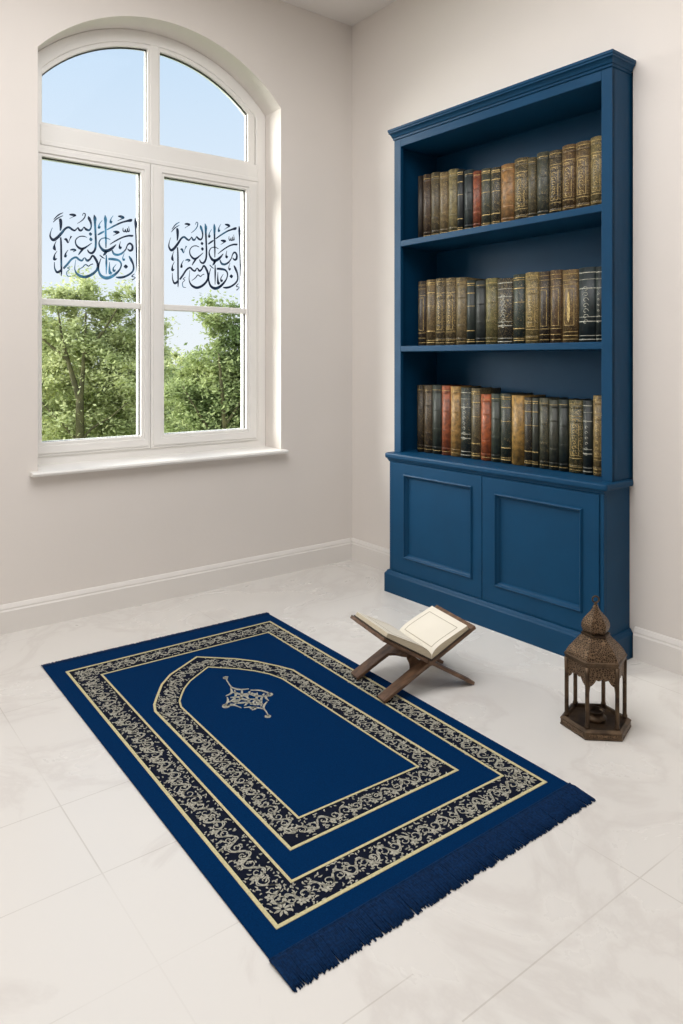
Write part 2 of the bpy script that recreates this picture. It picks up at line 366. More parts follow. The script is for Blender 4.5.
# ------------------------------------------------------------------ calligraphy decals on the panes
O = 628
CAL = [
 [(105,158,8),(170,95,16),(234,64,8)], [(98,195,8),(150,145,15),(232,104,8)],
 [(190,145,30),(200,180,40),(202,250,32),(195,310,16)], [(200,400,18),(206,500,24),(208,700,24),(210,860,22),(208,930,8)],
 [(88,268,5),(66,320,10),(56,385,22),(95,436,36),(150,408,36),(210,345,32),(262,284,26),(310,264,28),(352,290,28),(390,308,22),(425,278,12),(436,268,14),(455,300,28),(482,306,24),(508,276,12),(520,262,14),(548,292,30),(590,302,24),(616,262,18),(612,200,26),(588,142,36),(580,112,8)],
 [(318,92,12),(358,92,30),(402,100,22),(365,122,8),(322,145,5)], [(498,104,8),(512,72,10),(536,84,14),(526,130,14),(490,172,12),(428,212,4)],
 [(585,355,8),(606,356,46),(630,356,8)], [(590,426,8),(612,428,50),(636,426,8)],
 [(655,92,8),(668,140,40),(668,200,30),(674,320,26),(680,480,26),(668,570,26),(628,616,28),(586,604,22),(566,568,12)],
 [(248,428,12),(276,430,32),(300,476,12),(322,430,8),(346,384,22)],
 [(562,404,6),(512,386,14),(450,394,12),(404,440,14),(412,502,20),(460,550,30),(508,554,28),(562,524,18),(624,480,8)], [(510,556,22),(470,602,22),(442,642,10)],
 [(142,448,4),(118,500,14),(114,552,38),(136,580,6)], [(150,590,4),(118,640,14),(114,700,36),(150,690,5)], [(114,738,8),(118,820,16),(148,876,28),(184,866,28),(198,840,8)],
 [(302,572,4),(270,620,16),(264,664,32),(284,640,4)], [(328,574,10),(368,568,26),(406,576,18),(368,600,5)],
 [(238,828,26),(292,768,26),(350,700,24),(408,674,26),(450,704,26),(490,718,24),(526,680,12),(560,718,30),(598,702,22),(636,652,24),(676,696,32),(706,770,28),(690,850,28),(612,916,32),(516,942,36),(432,906,28),(394,840,14),(398,760,8),(406,708,4)],
 [(436,846,4),(498,810,12),(538,772,14),(580,794,14),(610,774,10),(642,764,14)], [(332,798,5),(294,820,12),(322,840,8),(284,872,10),(292,926,12),(342,936,5)],
 [(O+178,98,8),(O+184,150,38),(O+184,220,28),(O+186,320,24),(O+190,450,22),(O+190,545,12)],
 [(O+140,168,4),(O+100,222,12),(O+95,270,32),(O+118,250,4)], [(O+290,104,4),(O+258,152,12),(O+256,198,32),(O+278,180,4)],
 [(O+78,368,12),(O+120,344,24),(O+168,318,16)], [(O+204,298,14),(O+300,246,20),(O+400,200,20),(O+480,178,24),(O+528,168,36),(O+548,152,6)],
 [(O+356,112,14),(O+398,118,32),(O+434,132,22),(O+390,156,10),(O+348,176,4)], [(O+288,322,12),(O+330,328,34),(O+368,332,20),(O+330,356,10),(O+288,376,4)],
 [(O+424,268,6),(O+424,308,14),(O+442,326,12),(O+456,290,8),(O+462,322,16),(O+480,322,12),(O+484,275,8),(O+492,318,16),(O+510,312,12),(O+500,250,5)],
 [(O+244,498,8),(O+320,450,16),(O+420,400,18),(O+500,380,22),(O+550,380,24),(O+556,366,5)],
 [(O+250,432,8),(O+190,410,14),(O+130,420,12),(O+96,470,18),(O+112,530,26),(O+160,580,38),(O+220,582,38),(O+280,546,30),(O+330,498,8)], [(O+196,590,36),(O+174,626,28),(O+152,650,8)],
 [(O+390,458,4),(O+376,510,14),(O+384,545,36),(O+406,530,4)],
 [(O+274,576,14),(O+300,626,28),(O+350,640,28),(O+410,618,22),(O+460,566,14),(O+484,508,16),(O+520,484,24),(O+552,520,26),(O+546,570,28),(O+514,582,24),(O+484,556,10)],
 [(O+588,138,8),(O+598,200,38),(O+600,300,22),(O+606,500,20),(O+612,700,18),(O+606,884,6)],
 [(O+124,688,8),(O+96,770,16),(O+90,850,22),(O+124,924,32),(O+190,956,40),(O+262,940,36),(O+334,890,28),(O+386,826,18),(O+398,760,20),(O+362,716,26),(O+292,700,32),(O+222,696,26)],
 [(O+104,642,10),(O+140,672,16),(O+174,692,6)], [(O+194,640,12),(O+196,750,24),(O+194,905,8)], [(O+240,738,6),(O+238,830,22),(O+248,890,38),(O+278,880,6)],
 [(O+332,768,4),(O+290,822,14),(O+300,860,32),(O+322,842,4)],
 [(O+504,656,12),(O+530,700,32),(O+562,770,22),(O+566,840,22),(O+530,892,22),(O+452,936,26),(O+380,950,28),(O+326,945,14)], [(O+434,800,10),(O+462,800,50),(O+490,800,10)],
 [(O+442,618,4),(O+420,680,12),(O+434,708,30),(O+450,690,4)], [(O+582,898,6),(O+544,932,14),(O+592,950,8),(O+546,986,14)],
]
GY = .1695
def decal(mapx, mapz, label):
    bm = bmesh.new()
    for S in CAL:
        P = []
        for (x, y, w) in S:
            wx, wz = on_wall(46+x/13.66, 208+y/13.66, GY)
            w2 = w*1.12
            wx2, _ = on_wall(46+(x+w2)/13.66, 208+y/13.66, GY)
            P.append((mapx(wx), mapz(wz), max(.0022, wx2-wx)))
        ribbon(bm, P, GY-.0007, GY-.0001, lambda p, h: (p[0], h, p[1]))
    return tag(obj('calligraphy_decal', bm, M_decal), label, 'decal', 'calligraphy decals on the window')
decal(lambda x: x, lambda z: z, 'dark blue Arabic calligraphy on the left window pane, nearer the wall edge')
lx0, lz0 = on_wall(50.2, 212.8, GY); lx1, lz1 = on_wall(136.3, 280, GY)
rx0, rz0 = on_wall(168.9, 221.7, GY); rx1, rz1 = on_wall(240, 290, GY)
lt = (on_wall(136.3,218,GY)[1]); rt = on_wall(240, 226, GY)[1]
decal(lambda x: rx0+(x-lx0)*(rx1-rx0)/(lx1-lx0), lambda z: rz1+(z-lz1)*(rt-rz1)/(lt-lz1), 'dark blue Arabic calligraphy on the right window pane, beside the bookcase side')

# ------------------------------------------------------------------ bookcase
case = thing('bookcase', 'tall navy blue bookcase with open shelves above a two door cupboard', 'bookcase', (0,-1.67,0), .0257)
UX = -.130; UY0, UY1 = .003, 1.146; BK = -.004; BI = .150
def bx(name, dims, parent=case, m=M_blue, bev=.0025):
    bm = bmesh.new(); box(bm, *dims); return obj(name, bm, m, parent, bevel=bev)
ZL, ZT = .659, 2.172
bx('side_panel', (UX+.002, BI, UY0, UY0+.020, ZL, ZT)); bx('side_panel', (UX+.002, BI, UY1-.020, UY1, ZL, ZT))
bx('back_panel', (BI-.006, BI-.0005, UY0+.02, UY1-.02, ZL, ZT-.02)); bx('bottom_panel', (BK-.001, BI-.006, UY0+.02, UY1-.02, .645, .660))
bx('top_panel', (UX+.002, BI, UY0+.02, UY1-.02, ZT-.052, ZT-.002))
# face frame: one mesh
bm = bmesh.new()
R = lambda a, b, c, d: [(a,c),(b,c),(b,d),(a,d)]
fm = lambda p, h: (h, p[0], p[1])
box(bm, UX, UX+.018, UY0, UY0+.043, ZL, ZT); box(bm, UX, UX+.018, UY1-.045, UY1, ZL, ZT); box(bm, UX, UX+.018, UY0+.043, UY1-.045, 2.121, ZT)
obj('face_frame', bm, M_blue, case, bevel=.002)
for z0, z1 in ((1.643,1.671), (1.140,1.167)):
    bx('shelf', (UX+.001, BI-.006, UY0+.020, UY1-.020, z0, z1))
# cornice: stepped profile run around front and both sides
prof = [(0,2.158),(-.006,2.160),(-.007,2.168),(-.012,2.170),(-.016,2.178),(-.022,2.184),(-.030,2.187),(-.030,2.193),(-.034,2.196),(-.034,2.206),(0,2.206)]
bm = bmesh.new(); n = len(prof); loops = []
for k in range(4):
    ring = []
    for (o, z) in prof:
        s = .55 if k >= 2 else .75
        if k == 0: p = (BK, UY0+o*.65, z)
        elif k == 1: p = (UX+o, UY0+o*.65, z)
        elif k == 2: p = (UX+o, UY1-o*.3, z)
        else: p = (BK, UY1-o*.3, z)
        ring.append(bm.verts.new(p))
    loops.append(ring)
for a, b in zip(loops, loops[1:]):
    for i in range(n-1): bm.faces.new((a[i], a[i+1], b[i+1], b[i]))
bm.faces.new([loops[k][n-1] for k in range(4)]); bm.faces.new([loops[k][0] for k in range(4)][::-1]); bm.faces.new(loops[0]); bm.faces.new(loops[3][::-1])
bmesh.ops.remove_doubles(bm, verts=bm.verts, dist=1e-6)
obj('cornice', bm, M_blue, case)
# ledge with rounded nose
bx('ledge', (-.192, BK, -.012, 1.148, .633, .660), bev=.008)
# base cupboard
CF = -.178
bm = bmesh.new(); box(bm, CF+.004, BK, .006, 1.126, .02, .633); obj('cupboard_body', bm, M_blue, case, bevel=.002)
prof = [(0,0),(-.020,0),(-.020,.086),(-.016,.092),(-.013,.094),(-.008,.103),(0,.105)]
bm = bmesh.new(); loops = []; n = len(prof)
for k in range(4):
    ring = []
    for (o, z) in prof:
        if k == 0: p = (BK, .006+o*.7, z)
        elif k == 1: p = (CF+o, .006+o*.7, z)
        elif k == 2: p = (CF+o, 1.126-o*.8, z)
        else: p = (BK, 1.126-o*.8, z)
        ring.append(bm.verts.new(p))
    loops.append(ring)
for a, b in zip(loops, loops[1:]):
    for i in range(n-1): bm.faces.new((a[i], a[i+1], b[i+1], b[i]))
bm.faces.new(loops[0]); bm.faces.new(loops[3][::-1]); bm.faces.new([loops[k][0] for k in range(4)][::-1]); bm.faces.new([loops[k][n-1] for k in range(4)])
bmesh.ops.remove_doubles(bm, verts=bm.verts, dist=1e-6)
obj('plinth', bm, M_blue, case)
bm = bmesh.new(); prism(bm, [(CF+.004,.633),(-.190,.633),(-.186,.627),(-.181,.624),(CF,.618),(CF+.004,.618)], .0, 1.132, lambda p, h: (p[0], h, p[1]))
obj('ledge_moulding', bm, M_blue, case)
def door(y0, y1, py0, py1, pz0, pz1):
    """framed door, stepped moulding, recessed panel; nested rectangles at falling depth"""
    z0, z1 = .106, .617
    rings = [((y0,y1,z0,z1), CF+.004), ((y0,y1,z0,z1), CF-.002), ((y0+.002,y1-.002,z0+.002,z1-.002), CF-.004)]
    for ins, dep in ((0,-.004),(.002,-.009),(.006,-.011),(.009,-.008),(.011,-.003),(.014,-.001),(.016,.0),(.021,.0075),(.0225,.0075)):
        rings.append(((py0+ins,py1-ins,pz0+ins,pz1-ins), CF+dep))
    bm = bmesh.new(); prev = None
    for (a, b, c, d), x in rings:
        cur = [bm.verts.new((x, *q)) for q in R(a, b, c, d)]
        if prev:
            for i in range(4): bm.faces.new((prev[i], prev[(i+1)%4], cur[(i+1)%4], cur[i]))
        prev = cur
    bm.faces.new(prev)
    return obj('door', bm, M_blue, case)
# the cupboard body behind each panel is cut back so that the panel can be recessed
bpy.data.objects.remove([o for o in case.children if o.name == 'cupboard_body'][0])
bm = bmesh.new(); box(bm, CF+.013, BK, .006, 1.126, .02, .6325); box(bm, CF-.0005, CF+.013, .006, .0215, .02, .6325); box(bm, CF-.0005, CF+.013, 1.106, 1.126, .02, .6325)
obj('cupboard_body', bm, M_blue, case, bevel=.0015)
door(.023, .5595, .090, .495, .176, .558); door(.5615, 1.104, .612, 1.027, .176, .570)

# ------------------------------------------------------------------ books
ROWS = [
 ('top', 1.671, -.075, [(1.048,1.018,.305),(1.018,.967,.304),(.967,.912,.303),(.912,.857,.293),(.857,.801,.295),(.801,.763,.285),(.763,.71,.273),(.71,.665,.258),(.665,.611,.259),(.611,.557,.252),(.557,.487,.254),(.487,.417,.264),(.417,.376,.254),(.376,.318,.265),(.318,.257,.259),(.257,.197,.267),(.197,.133,.265),(.133,.075,.27)],
  # colour, gilding, style, words
  [((58,44,34),0,'p','very thin dark brown book'),((84,60,42),.1,'b','brown leather book'),((106,92,66),.2,'b','olive brown book'),((142,118,84),.5,'b','tan book with worn gilding'),((156,140,98),.35,'b','light olive tan book'),((28,34,38),0,'g','black book with gilt bands'),((52,62,64),0,'b','dark slate book'),((176,86,52),.05,'b','rust red book'),((74,80,70),.2,'g','dark grey green book'),((58,58,50),.5,'g','charcoal book with speckled gold'),((190,138,84),.25,'b','orange tan leather book'),((62,56,42),.9,'o','dark book with dense gold ornament'),((104,94,70),.3,'b','slim olive grey book'),((78,82,72),.2,'b','dark grey green wide book'),((66,54,38),.6,'o','dark brown book with gold panels'),((112,80,48),.6,'o','reddish brown book with gold panels'),((118,92,56),.6,'o','golden brown panelled book'),((120,108,66),1.,'o','olive book covered in gold ornament')]),
 ('middle', 1.167, -.075, [(1.052,.997,.307),(.997,.938,.31),(.938,.875,.311),(.875,.81,.307),(.81,.748,.303),(.748,.697,.286),(.697,.64,.279),(.64,.576,.285),(.576,.493,.278),(.493,.432,.288),(.432,.364,.291),(.364,.312,.288),(.312,.256,.289),(.256,.183,.284),(.183,.107,.286),(.107,.075,.283)],
  [((64,48,36),.1,'f','dark brown framed book'),((118,94,58),.4,'g','brown and gold book'),((72,60,44),.7,'o','dark brown ornamented book'),((92,74,48),.8,'o','olive brown ornamented book'),((136,116,80),.3,'b','tan leather book'),((30,46,40),0,'g','green black book with gilt bands'),((52,58,56),0,'b','dark slate book'),((126,118,70),.5,'b','olive gold book'),((34,34,32),.6,'s','nearly black book with silver scrolls'),((46,62,54),.1,'g','dark green book'),((134,116,68),1.,'o','ornate gold olive book'),((62,46,32),.2,'f','black brown book with tall gold frame'),((104,76,48),.3,'f','brown book with tall gold frame'),((124,96,54),.4,'q','golden brown book with long pointed gold plaque'),((36,50,54),0,'s','wide dark teal book with silver bands'),((48,58,56),0,'s','narrow dark teal book with cream bands')]),
 ('bottom', .662, -.060, [(1.072,1.028,.318),(1.028,.973,.318),(.973,.912,.321),(.912,.857,.32),(.857,.797,.318),(.797,.734,.314),(.734,.679,.313),(.679,.622,.288),(.622,.571,.293),(.571,.513,.296),(.513,.446,.29),(.446,.406,.283),(.406,.373,.283),(.373,.327,.284),(.327,.282,.279),(.282,.237,.282),(.237,.174,.282),(.174,.13,.283),(.13,.084,.303)],
  [((66,52,36),.3,'b','dark brown book'),((92,72,52),.2,'b','mid brown book'),((50,58,48),0,'b','dark green book'),((184,96,56),0,'b','rust red book'),((198,150,84),.15,'b','golden tan book'),((42,54,50),.1,'s','dark green book with pale title block'),((104,92,64),.3,'g','grey olive book'),((206,106,54),0,'b','bright rust orange book'),((66,76,62),0,'b','grey green book'),((44,58,48),.05,'g','deep green book with gilt bands'),((198,150,74),.1,'p','plain mustard gold book'),((52,46,34),.1,'g','dark brown book with gilt bands'),((58,62,48),0,'g','slim dark green book'),((84,84,66),.1,'b','wide grey green book'),((74,76,62),0,'b','grey book'),((42,50,42),0,'b','black green book'),((78,76,40),.8,'o','dark book with bright gold leaf ornament'),((36,44,40),0,'s','green black book with white bands'),((158,130,84),.7,'o','tan book covered in gold ornament')]),
]
M_gilt = mat('gilt tooling', (198,172,112), .45, metal=.3, col2=(136,112,66), scale=120)
M_silvt = mat('silver tooling', (176,174,160), .5, metal=.2, col2=(120,120,108), scale=120)
ORD = ['first','second','third','fourth','fifth','sixth','seventh','eighth','ninth','tenth','eleventh','twelfth','thirteenth','fourteenth','fifteenth','sixteenth','seventeenth','eighteenth','nineteenth']
rot = Matrix.Rotation(.0257, 4, 'Z')
for (row, zb, xs, dims, specs) in ROWS:
    rb_ = random.Random(row)
    N = len(dims)
    for i, ((ya, yb, h), (col, gild, style, words)) in enumerate(zip(dims, specs)):
        w = ya-yb-.0035; yc = (ya+yb)/2; dep = .165-rb_.random()*.02
        p = rot @ Vector((xs, yc, zb+.0002)); p += Vector((0,-1.67,0))
        lab = words+' on the '+row+' shelf, '+(ORD[i]+' from the left' if i < N-1 else 'last at the right end')
        t = thing('book', lab, 'book', p, .0257, 'books on the '+row+' shelf')
        # cover: rounded spine + two boards (local: x from 0 at spine to dep, y = thickness, z = height)
        bulge = min(.013, w*.26); ns = 8; th = min(.0028, w*.12)
        arc = [(bulge*(1-math.cos(PI*(k/ns-.5))*1.0), (k/ns-.5)*w) for k in range(ns+1)]
        inner = [(x_+th, y_*(1-2*th/w)) for x_, y_ in arc]
        bm = bmesh.new(); cmat = leather('%s %s %.2f' % (row, words, gild), col, gild)
        out = [(dep, -w/2)]+arc+[(dep, w/2)]; inn = [(dep, -w/2+th)]+inner+[(dep, w/2-th)]
        ring_prism(bm, out, inn, 0, h, lambda q, z: (q[0], q[1], z), closed=False)
        for f_ in bm.faces: f_.smooth = True
        bmp = bmesh.new(); box(bmp, bulge+th, dep-.003, -w/2+th, w/2-th, .004, h-.005)
        obj('pages', bmp, M_edge, t)
        # spine tooling: raised bands and gilt ornament that hug the curved spine
        def sx(y, off): return bulge*(1-math.cos(PI*(y/w)))-off
        def onspine(off0, off1):
            return lambda q, hh: (sx(q[0], off0+(off1-off0)*hh), q[0], q[1])
        def hband(bm, z, t_, off=.0008, m=.96):
            ribbon(bm, [(-w/2*m+w*m*k/8, z, t_) for k in range(9)], -.2, 1, onspine(0, off), smooth=False)
        if style != 'p':
            bmg = bm; nf = len(bm.faces); nb = rb_.choice((4,5)) if w > .035 else 3
            zs = [h*(.10+.80*k/(nb-1)) for k in range(nb)]
            if style in 'bo':
                for z in zs:
                    bmb = bmesh.new(); hband(bmb, z, .005, .0016); obj('raised_band', bmb, cmat, t)
            tool = M_silvt if style == 's' else M_gilt
            gz = {'b': [.05,.93], 'g': [.05,.08,.22,.60,.80,.92,.95], 's': [.04,.09,.28,.34,.72,.84,.93], 'o': [.04,.08,.20,.78,.90,.95], 'f': [.05,.12,.20,.78,.88,.94], 'q': [.05,.10,.15,.80,.86,.94]}[style]
            for k, zz in enumerate(gz): hband(bmg, h*zz, (.0022 if k % 2 else .0036) if style in 'gs' else .0018, .0009)
            if style in 'ofq':
                a, b_ = (h*.24, h*.74); ww = w*.30
                for (P) in ([(-ww,a),(-ww,b_)], [(ww,a),(ww,b_)], [(-ww,a),(ww,a)], [(-ww,b_),(ww,b_)]):
                    ribbon(bmg, [(P[0][0]+(P[1][0]-P[0][0])*k/6, P[0][1]+(P[1][1]-P[0][1])*k/6, .0016) for k in range(7)], -.2, 1, onspine(0,.0009), smooth=False)
            if style == 'q':
                ribbon(bmg, [(0,h*.28,.001),(0,h*.36,.012),(0,h*.6,.010),(0,h*.70,.001)], -.2, 1, onspine(0,.001))
            if style in 'os':
                for z in [h*(.27+.44*k/6) for k in range(7)]:
                    r = w*.2
                    s = rb_.choice((-1,1))
                    ribbon(bmg, [(s*r*.9*math.cos(q*1.1)*(1-q/7), z+r*.8*math.sin(q*1.1)*(1-q/7), .0018) for q in range(6)], -.2, 1, onspine(0,.0009), sub=3)
            bm.faces.ensure_lookup_table()
            for f_ in bm.faces[nf:]: f_.material_index = 1
        obj('cover', bm, [cmat, M_silvt if style == 's' else M_gilt], t)

# ------------------------------------------------------------------ prayer rug
rug = thing('prayer_rug', 'navy blue prayer rug with patterned arch border and long fringe on the floor', 'rug', (-1.3,-1.27,0), -.0234)
RT = .006
Rm = lambda p, h: (p[0], p[1], h)
bm = bmesh.new()
L = [(-.472,-.757),(.432,-.740),(.445,.805),(-.482,.813)]
# slightly uneven outline, subdivided edge
out = []
for k in range(4):
    a, b = L[k], L[(k+1)%4]
    for s in range(12):
        t = s/12; out.append((a[0]+(b[0]-a[0])*t, a[1]+(b[1]-a[1])*t))
prism(bm, out, 0.0003, RT, Rm)
obj('pile', bm, M_rug, rug, bevel=.0025)
# whipped selvedge seam where the fringe starts
for P_ in ([(-.473+.906*k/20, -.757+.017*k/20, RT*.7) for k in range(21)], [(-.480+.925*k/20, .811-.008*k/20, RT*.7) for k in range(21)]):
    bm = bmesh.new(); tube(bm, P_, .004, 6); obj('selvedge', bm, M_fringe, rug)
def poly_inset(o, inn): return [tuple(a) for a in o], [tuple(a) for a in inn]
def line_loop(bm, pts, w, z0, z1):
    """mitred closed line of width w"""
    n = len(pts); o, i_ = [], []
    for k in range(n):
        p, c, q = Vector(pts[k-1]), Vector(pts[k]), Vector(pts[(k+1)%n])
        d1, d2 = (c-p).normalized(), (q-c).normalized(); n1, n2 = Vector((-d1.y,d1.x)), Vector((-d2.y,d2.x))
        m = (n1+n2).normalized(); s = w/2/max(.4, m.dot(n1)); o.append(tuple(c+m*s)); i_.append(tuple(c-m*s))
    ring_prism(bm, o, i_, z0, z1, Rm)
def motif(bm, path, half, rng):
    """scrolling vine with curls, leaves and blossoms along a polyline"""
    for a, b in zip(path, path[1:]):
        a, b = Vector(a), Vector(b); Ld = (b-a).length; d = (b-a)/Ld; nr = Vector((-d.y, d.x))
        nw = max(1, round(Ld/.062)); lam = Ld/nw
        def P(s, t, w): q = a+d*s+nr*t; return (q.x, q.y, w)
        A_ = half*.50
        ribbon(bm, [P(s*Ld/(nw*8), A_*math.sin(2*PI*s/8), .0028) for s in range(nw*8+1)], RT-.0002, RT+.0012, Rm, sub=2)
        for k in range(2*nw):
            s0 = (k+.5)*lam/2; sg = 1 if k % 2 == 0 else -1
            # spiral curl inside each bend
            cx, r0 = s0+rng.uniform(-.002,.002), half*.50
            pts = []
            for q in range(11):
                an = q*.78; r = r0*(1-q/12)
                pts.append(P(cx-r*math.cos(an)*.9, sg*(A_-half*.50)*1.0-sg*r*math.sin(an)*-.9*1.0, .0028-.0001*q))
            ribbon(bm, pts, RT-.0002, RT+.0012, Rm, sub=2)
            # blossom: five petals at the bend's outer side
            fc = (s0+lam*.25, -sg*half*.42+0)
            if k % 2 == 0:
                for q in range(5):
                    an = q*2*PI/5+.3; pr = half*.26
                    ribbon(bm, [P(fc[0]+.0015*math.cos(an), fc[1]+.0015*math.sin(an), .002), P(fc[0]+pr*.6*math.cos(an), fc[1]+pr*.6*math.sin(an), .0060), P(fc[0]+pr*math.cos(an), fc[1]+pr*math.sin(an), .001)], RT-.0002, RT+.0013, Rm, sub=2)
            # leaves
            for q in range(17):
                ls, lt = s0+rng.uniform(-.5,.5)*lam/2, rng.uniform(-.96,.96)*half
                an = rng.uniform(0, 2*PI); ll = half*rng.uniform(.14,.30)
                ribbon(bm, [P(ls, lt, .0015), P(ls+ll*.5*math.cos(an), max(-half*.95,min(half*.95,lt+ll*.5*math.sin(an))), .0038), P(ls+ll*math.cos(an+.4), max(-half*.97,min(half*.97,lt+ll*math.sin(an+.4))), .0006)], RT-.0002, RT+.0011, Rm, sub=2)
rng = random.Random(3)
# outer border
OB = [(-.424,-.699),(.385,-.698),(.398,.718),(-.425,.717)]; IB = [(-.337,-.612),(.318,-.614),(.334,.618),(-.334,.624)]
def band(name, outp, innp, lw):
    bm = bmesh.new(); ring_prism(bm, outp, innp, RT-.001, RT+.0005, Rm); b = obj(name, bm, M_band, rug)
    bm = bmesh.new(); line_loop(bm, outp, lw, RT-.0005, RT+.0013); line_loop(bm, innp, lw*.75, RT-.0005, RT+.0013); obj('gold_edging', bm, M_gold, b)
    mid = [((o[0]+i[0])/2, (o[1]+i[1])/2) for o, i in zip(outp, innp)]
    w = math.hypot(outp[0][0]-innp[0][0], outp[0][1]-innp[0][1])/math.sqrt(2)
    bm = bmesh.new(); motif(bm, mid+[mid[0]], w/2*.90, rng)
    if len(outp) == 4:      # rosette in each mitred corner
        for o, i in zip(outp, innp):
            cx, cy = o[0]*.62+i[0]*.38, o[1]*.62+i[1]*.38
            for q in range(8):
                an = q*PI/4
                ribbon(bm, [(cx+.004*math.cos(an), cy+.004*math.sin(an), .002), (cx+.012*math.cos(an), cy+.012*math.sin(an), .006), (cx+.020*math.cos(an), cy+.020*math.sin(an), .001)], RT-.0002, RT+.0012, Rm, sub=2)
    obj('arabesque', bm, M_silver, b)
band('border_band', OB, IB, .0085)
OM = [(-.284,-.526),(.240,-.524),(.222,.262),(.198,.318),(.152,.405),(.104,.466),(-.003,.566),(-.142,.481),(-.196,.425),(-.240,.355),(-.270,.305),(-.284,.262)]
IM = [(-.210,-.444),(.168,-.450),(.156,.222),(.139,.282),(.110,.335),(.070,.386),(-.008,.462),(-.106,.396),(-.146,.355),(-.174,.315),(-.196,.280),(-.208,.240)]
band('arch_band', OM, IM, .0075)
# calligraphic diamond medallion
bm = bmesh.new()
T_, R_, B_, L_ = Vector((-.016,.272)), Vector((.068,.157)), Vector((-.004,.072)), Vector((-.097,.166))
def E2(u, v): # bilinear in the diamond
    return (T_*(1-u)+R_*u)*(1-v)+(L_*(1-u)+B_*u)*v
def st(P, w=.0068): ribbon(bm, [(*E2(u, v), w*k) for u, v, k in P], RT-.0002, RT+.0014, Rm, sub=4)
for P in ([(0,0,.6),(.2,.08,1.2),(.45,-.04,.5)], [(.5,.02,.5),(.75,-.05,1.1),(1,.04,.5)], [(1,0,.6),(.93,.3,1.2),(1.03,.48,.3)], [(1,.55,.4),(.96,.8,1.1),(.98,1,.8)], [(0,.05,.5),(.07,.3,1.2),(-.04,.5,.5)], [(0,.55,.4),(.06,.75,1.1),(.02,1,.7)], [(0,1,1.2),(.25,.93,.8),(.45,1.03,.3)], [(.5,1,.4),(.7,.94,1.2),(1,.98,.6)],
          [(.12,.15,.6),(.2,.5,1.2),(.1,.8,.8)], [(.3,.1,.8),(.34,.5,1.2),(.26,.85,.8),(.14,.9,1.4)], [(.5,.1,1),(.48,.4,.9),(.56,.6,1.2),(.5,.9,.7)], [(.68,.12,.8),(.72,.45,1.2),(.64,.8,1)], [(.86,.1,.8),(.84,.4,1.1),(.9,.85,.7)],
          [(.1,.25,1),(.3,.32,1.4),(.5,.24,.9),(.7,.3,1.4),(.9,.24,.7)], [(.08,.55,.8),(.28,.48,1.2),(.45,.58,1.4),(.66,.5,.9),(.86,.56,1.2)], [(.15,.72,1),(.35,.78,1.4),(.55,.7,1),(.75,.78,1.2),(.92,.7,.7)],
          [(.55,.15,.6),(.62,.22,1.6),(.68,.15,.5)], [(.2,.62,.6),(.26,.68,1.8),(.3,.6,.5)], [(.74,.62,.6),(.8,.68,1.8),(.84,.6,.5)], [(.38,.4,.6),(.42,.36,1.8),(.46,.42,.5)]): st(P)
def curl(c, r, s, w=.0055):
    ribbon(bm, [(c[0]+r*(1-q/9)*math.cos(s+q*.9), c[1]+r*(1-q/9)*math.sin(s+q*.9), w*(1+.1*q)) for q in range(8)], RT-.0002, RT+.0014, Rm, sub=3)
ribbon(bm, [(-.016,.270,.005),(-.010,.300,.0035),(-.004,.326,.004),(.002,.340,.008),(-.002,.355,.002)], RT-.0002, RT+.0014, Rm); curl((.002,.345), .009, 0)
ribbon(bm, [(-.004,.074,.005),(-.008,.052,.0035),(-.014,.034,.004),(-.018,.026,.008)], RT-.0002, RT+.0014, Rm); curl((-.017,.026), .009, 2)
curl((-.090,.160), .014, 1); curl((.060,.150), .013, 3); curl((-.03,.1), .012, 4)
obj('calligraphy_medallion', bm, M_silver, rug)
# fringes: hundreds of yarn strands
def fringe(y_at, sgn, length, n, name='fringe'):
    rg = random.Random(5 if sgn < 0 else 9); bm = bmesh.new()
    for i in range(n):
        t = (i+.5)/n; x, y = y_at(t)
        for k in range(2):
            l = length*rg.uniform(.90,1.03); bend = rg.uniform(-.004,.004); x0 = x+rg.uniform(-.0012,.0012)
            drift = .0025*math.sin(t*37)+bend
            z1 = rg.uniform(.0022,.0052)
            tube(bm, [(x0, y-sgn*.002, RT*.85), (x0+drift*.25, y+sgn*l*.22, .0062+k*.001), (x0+drift*.6, y+sgn*l*.6, .0030+z1*.4), (x0+drift, y+sgn*l, z1*.7)], [.0019,.0023,.0021,.0015], 5)
    o = obj(name, bm, M_fringe, rug); o['kind'] = 'stuff'; o['label'] = 'long navy yarn fringe on the near end' if sgn < 0 else 'short navy yarn fringe on the far end'
fringe(lambda t: (-.474+.905*t, -.757+.017*t), -1, .078, 330)
fringe(lambda t: (-.481+.926*t, .811-.008*t), 1, .028, 260)

# ------------------------------------------------------------------ folding book stand
SA = -12*PI/180
stand = thing('book_stand', 'brown wooden folding book stand with crossed boards standing half on the rug', 'book stand', (-.822,-1.440,0), SA)
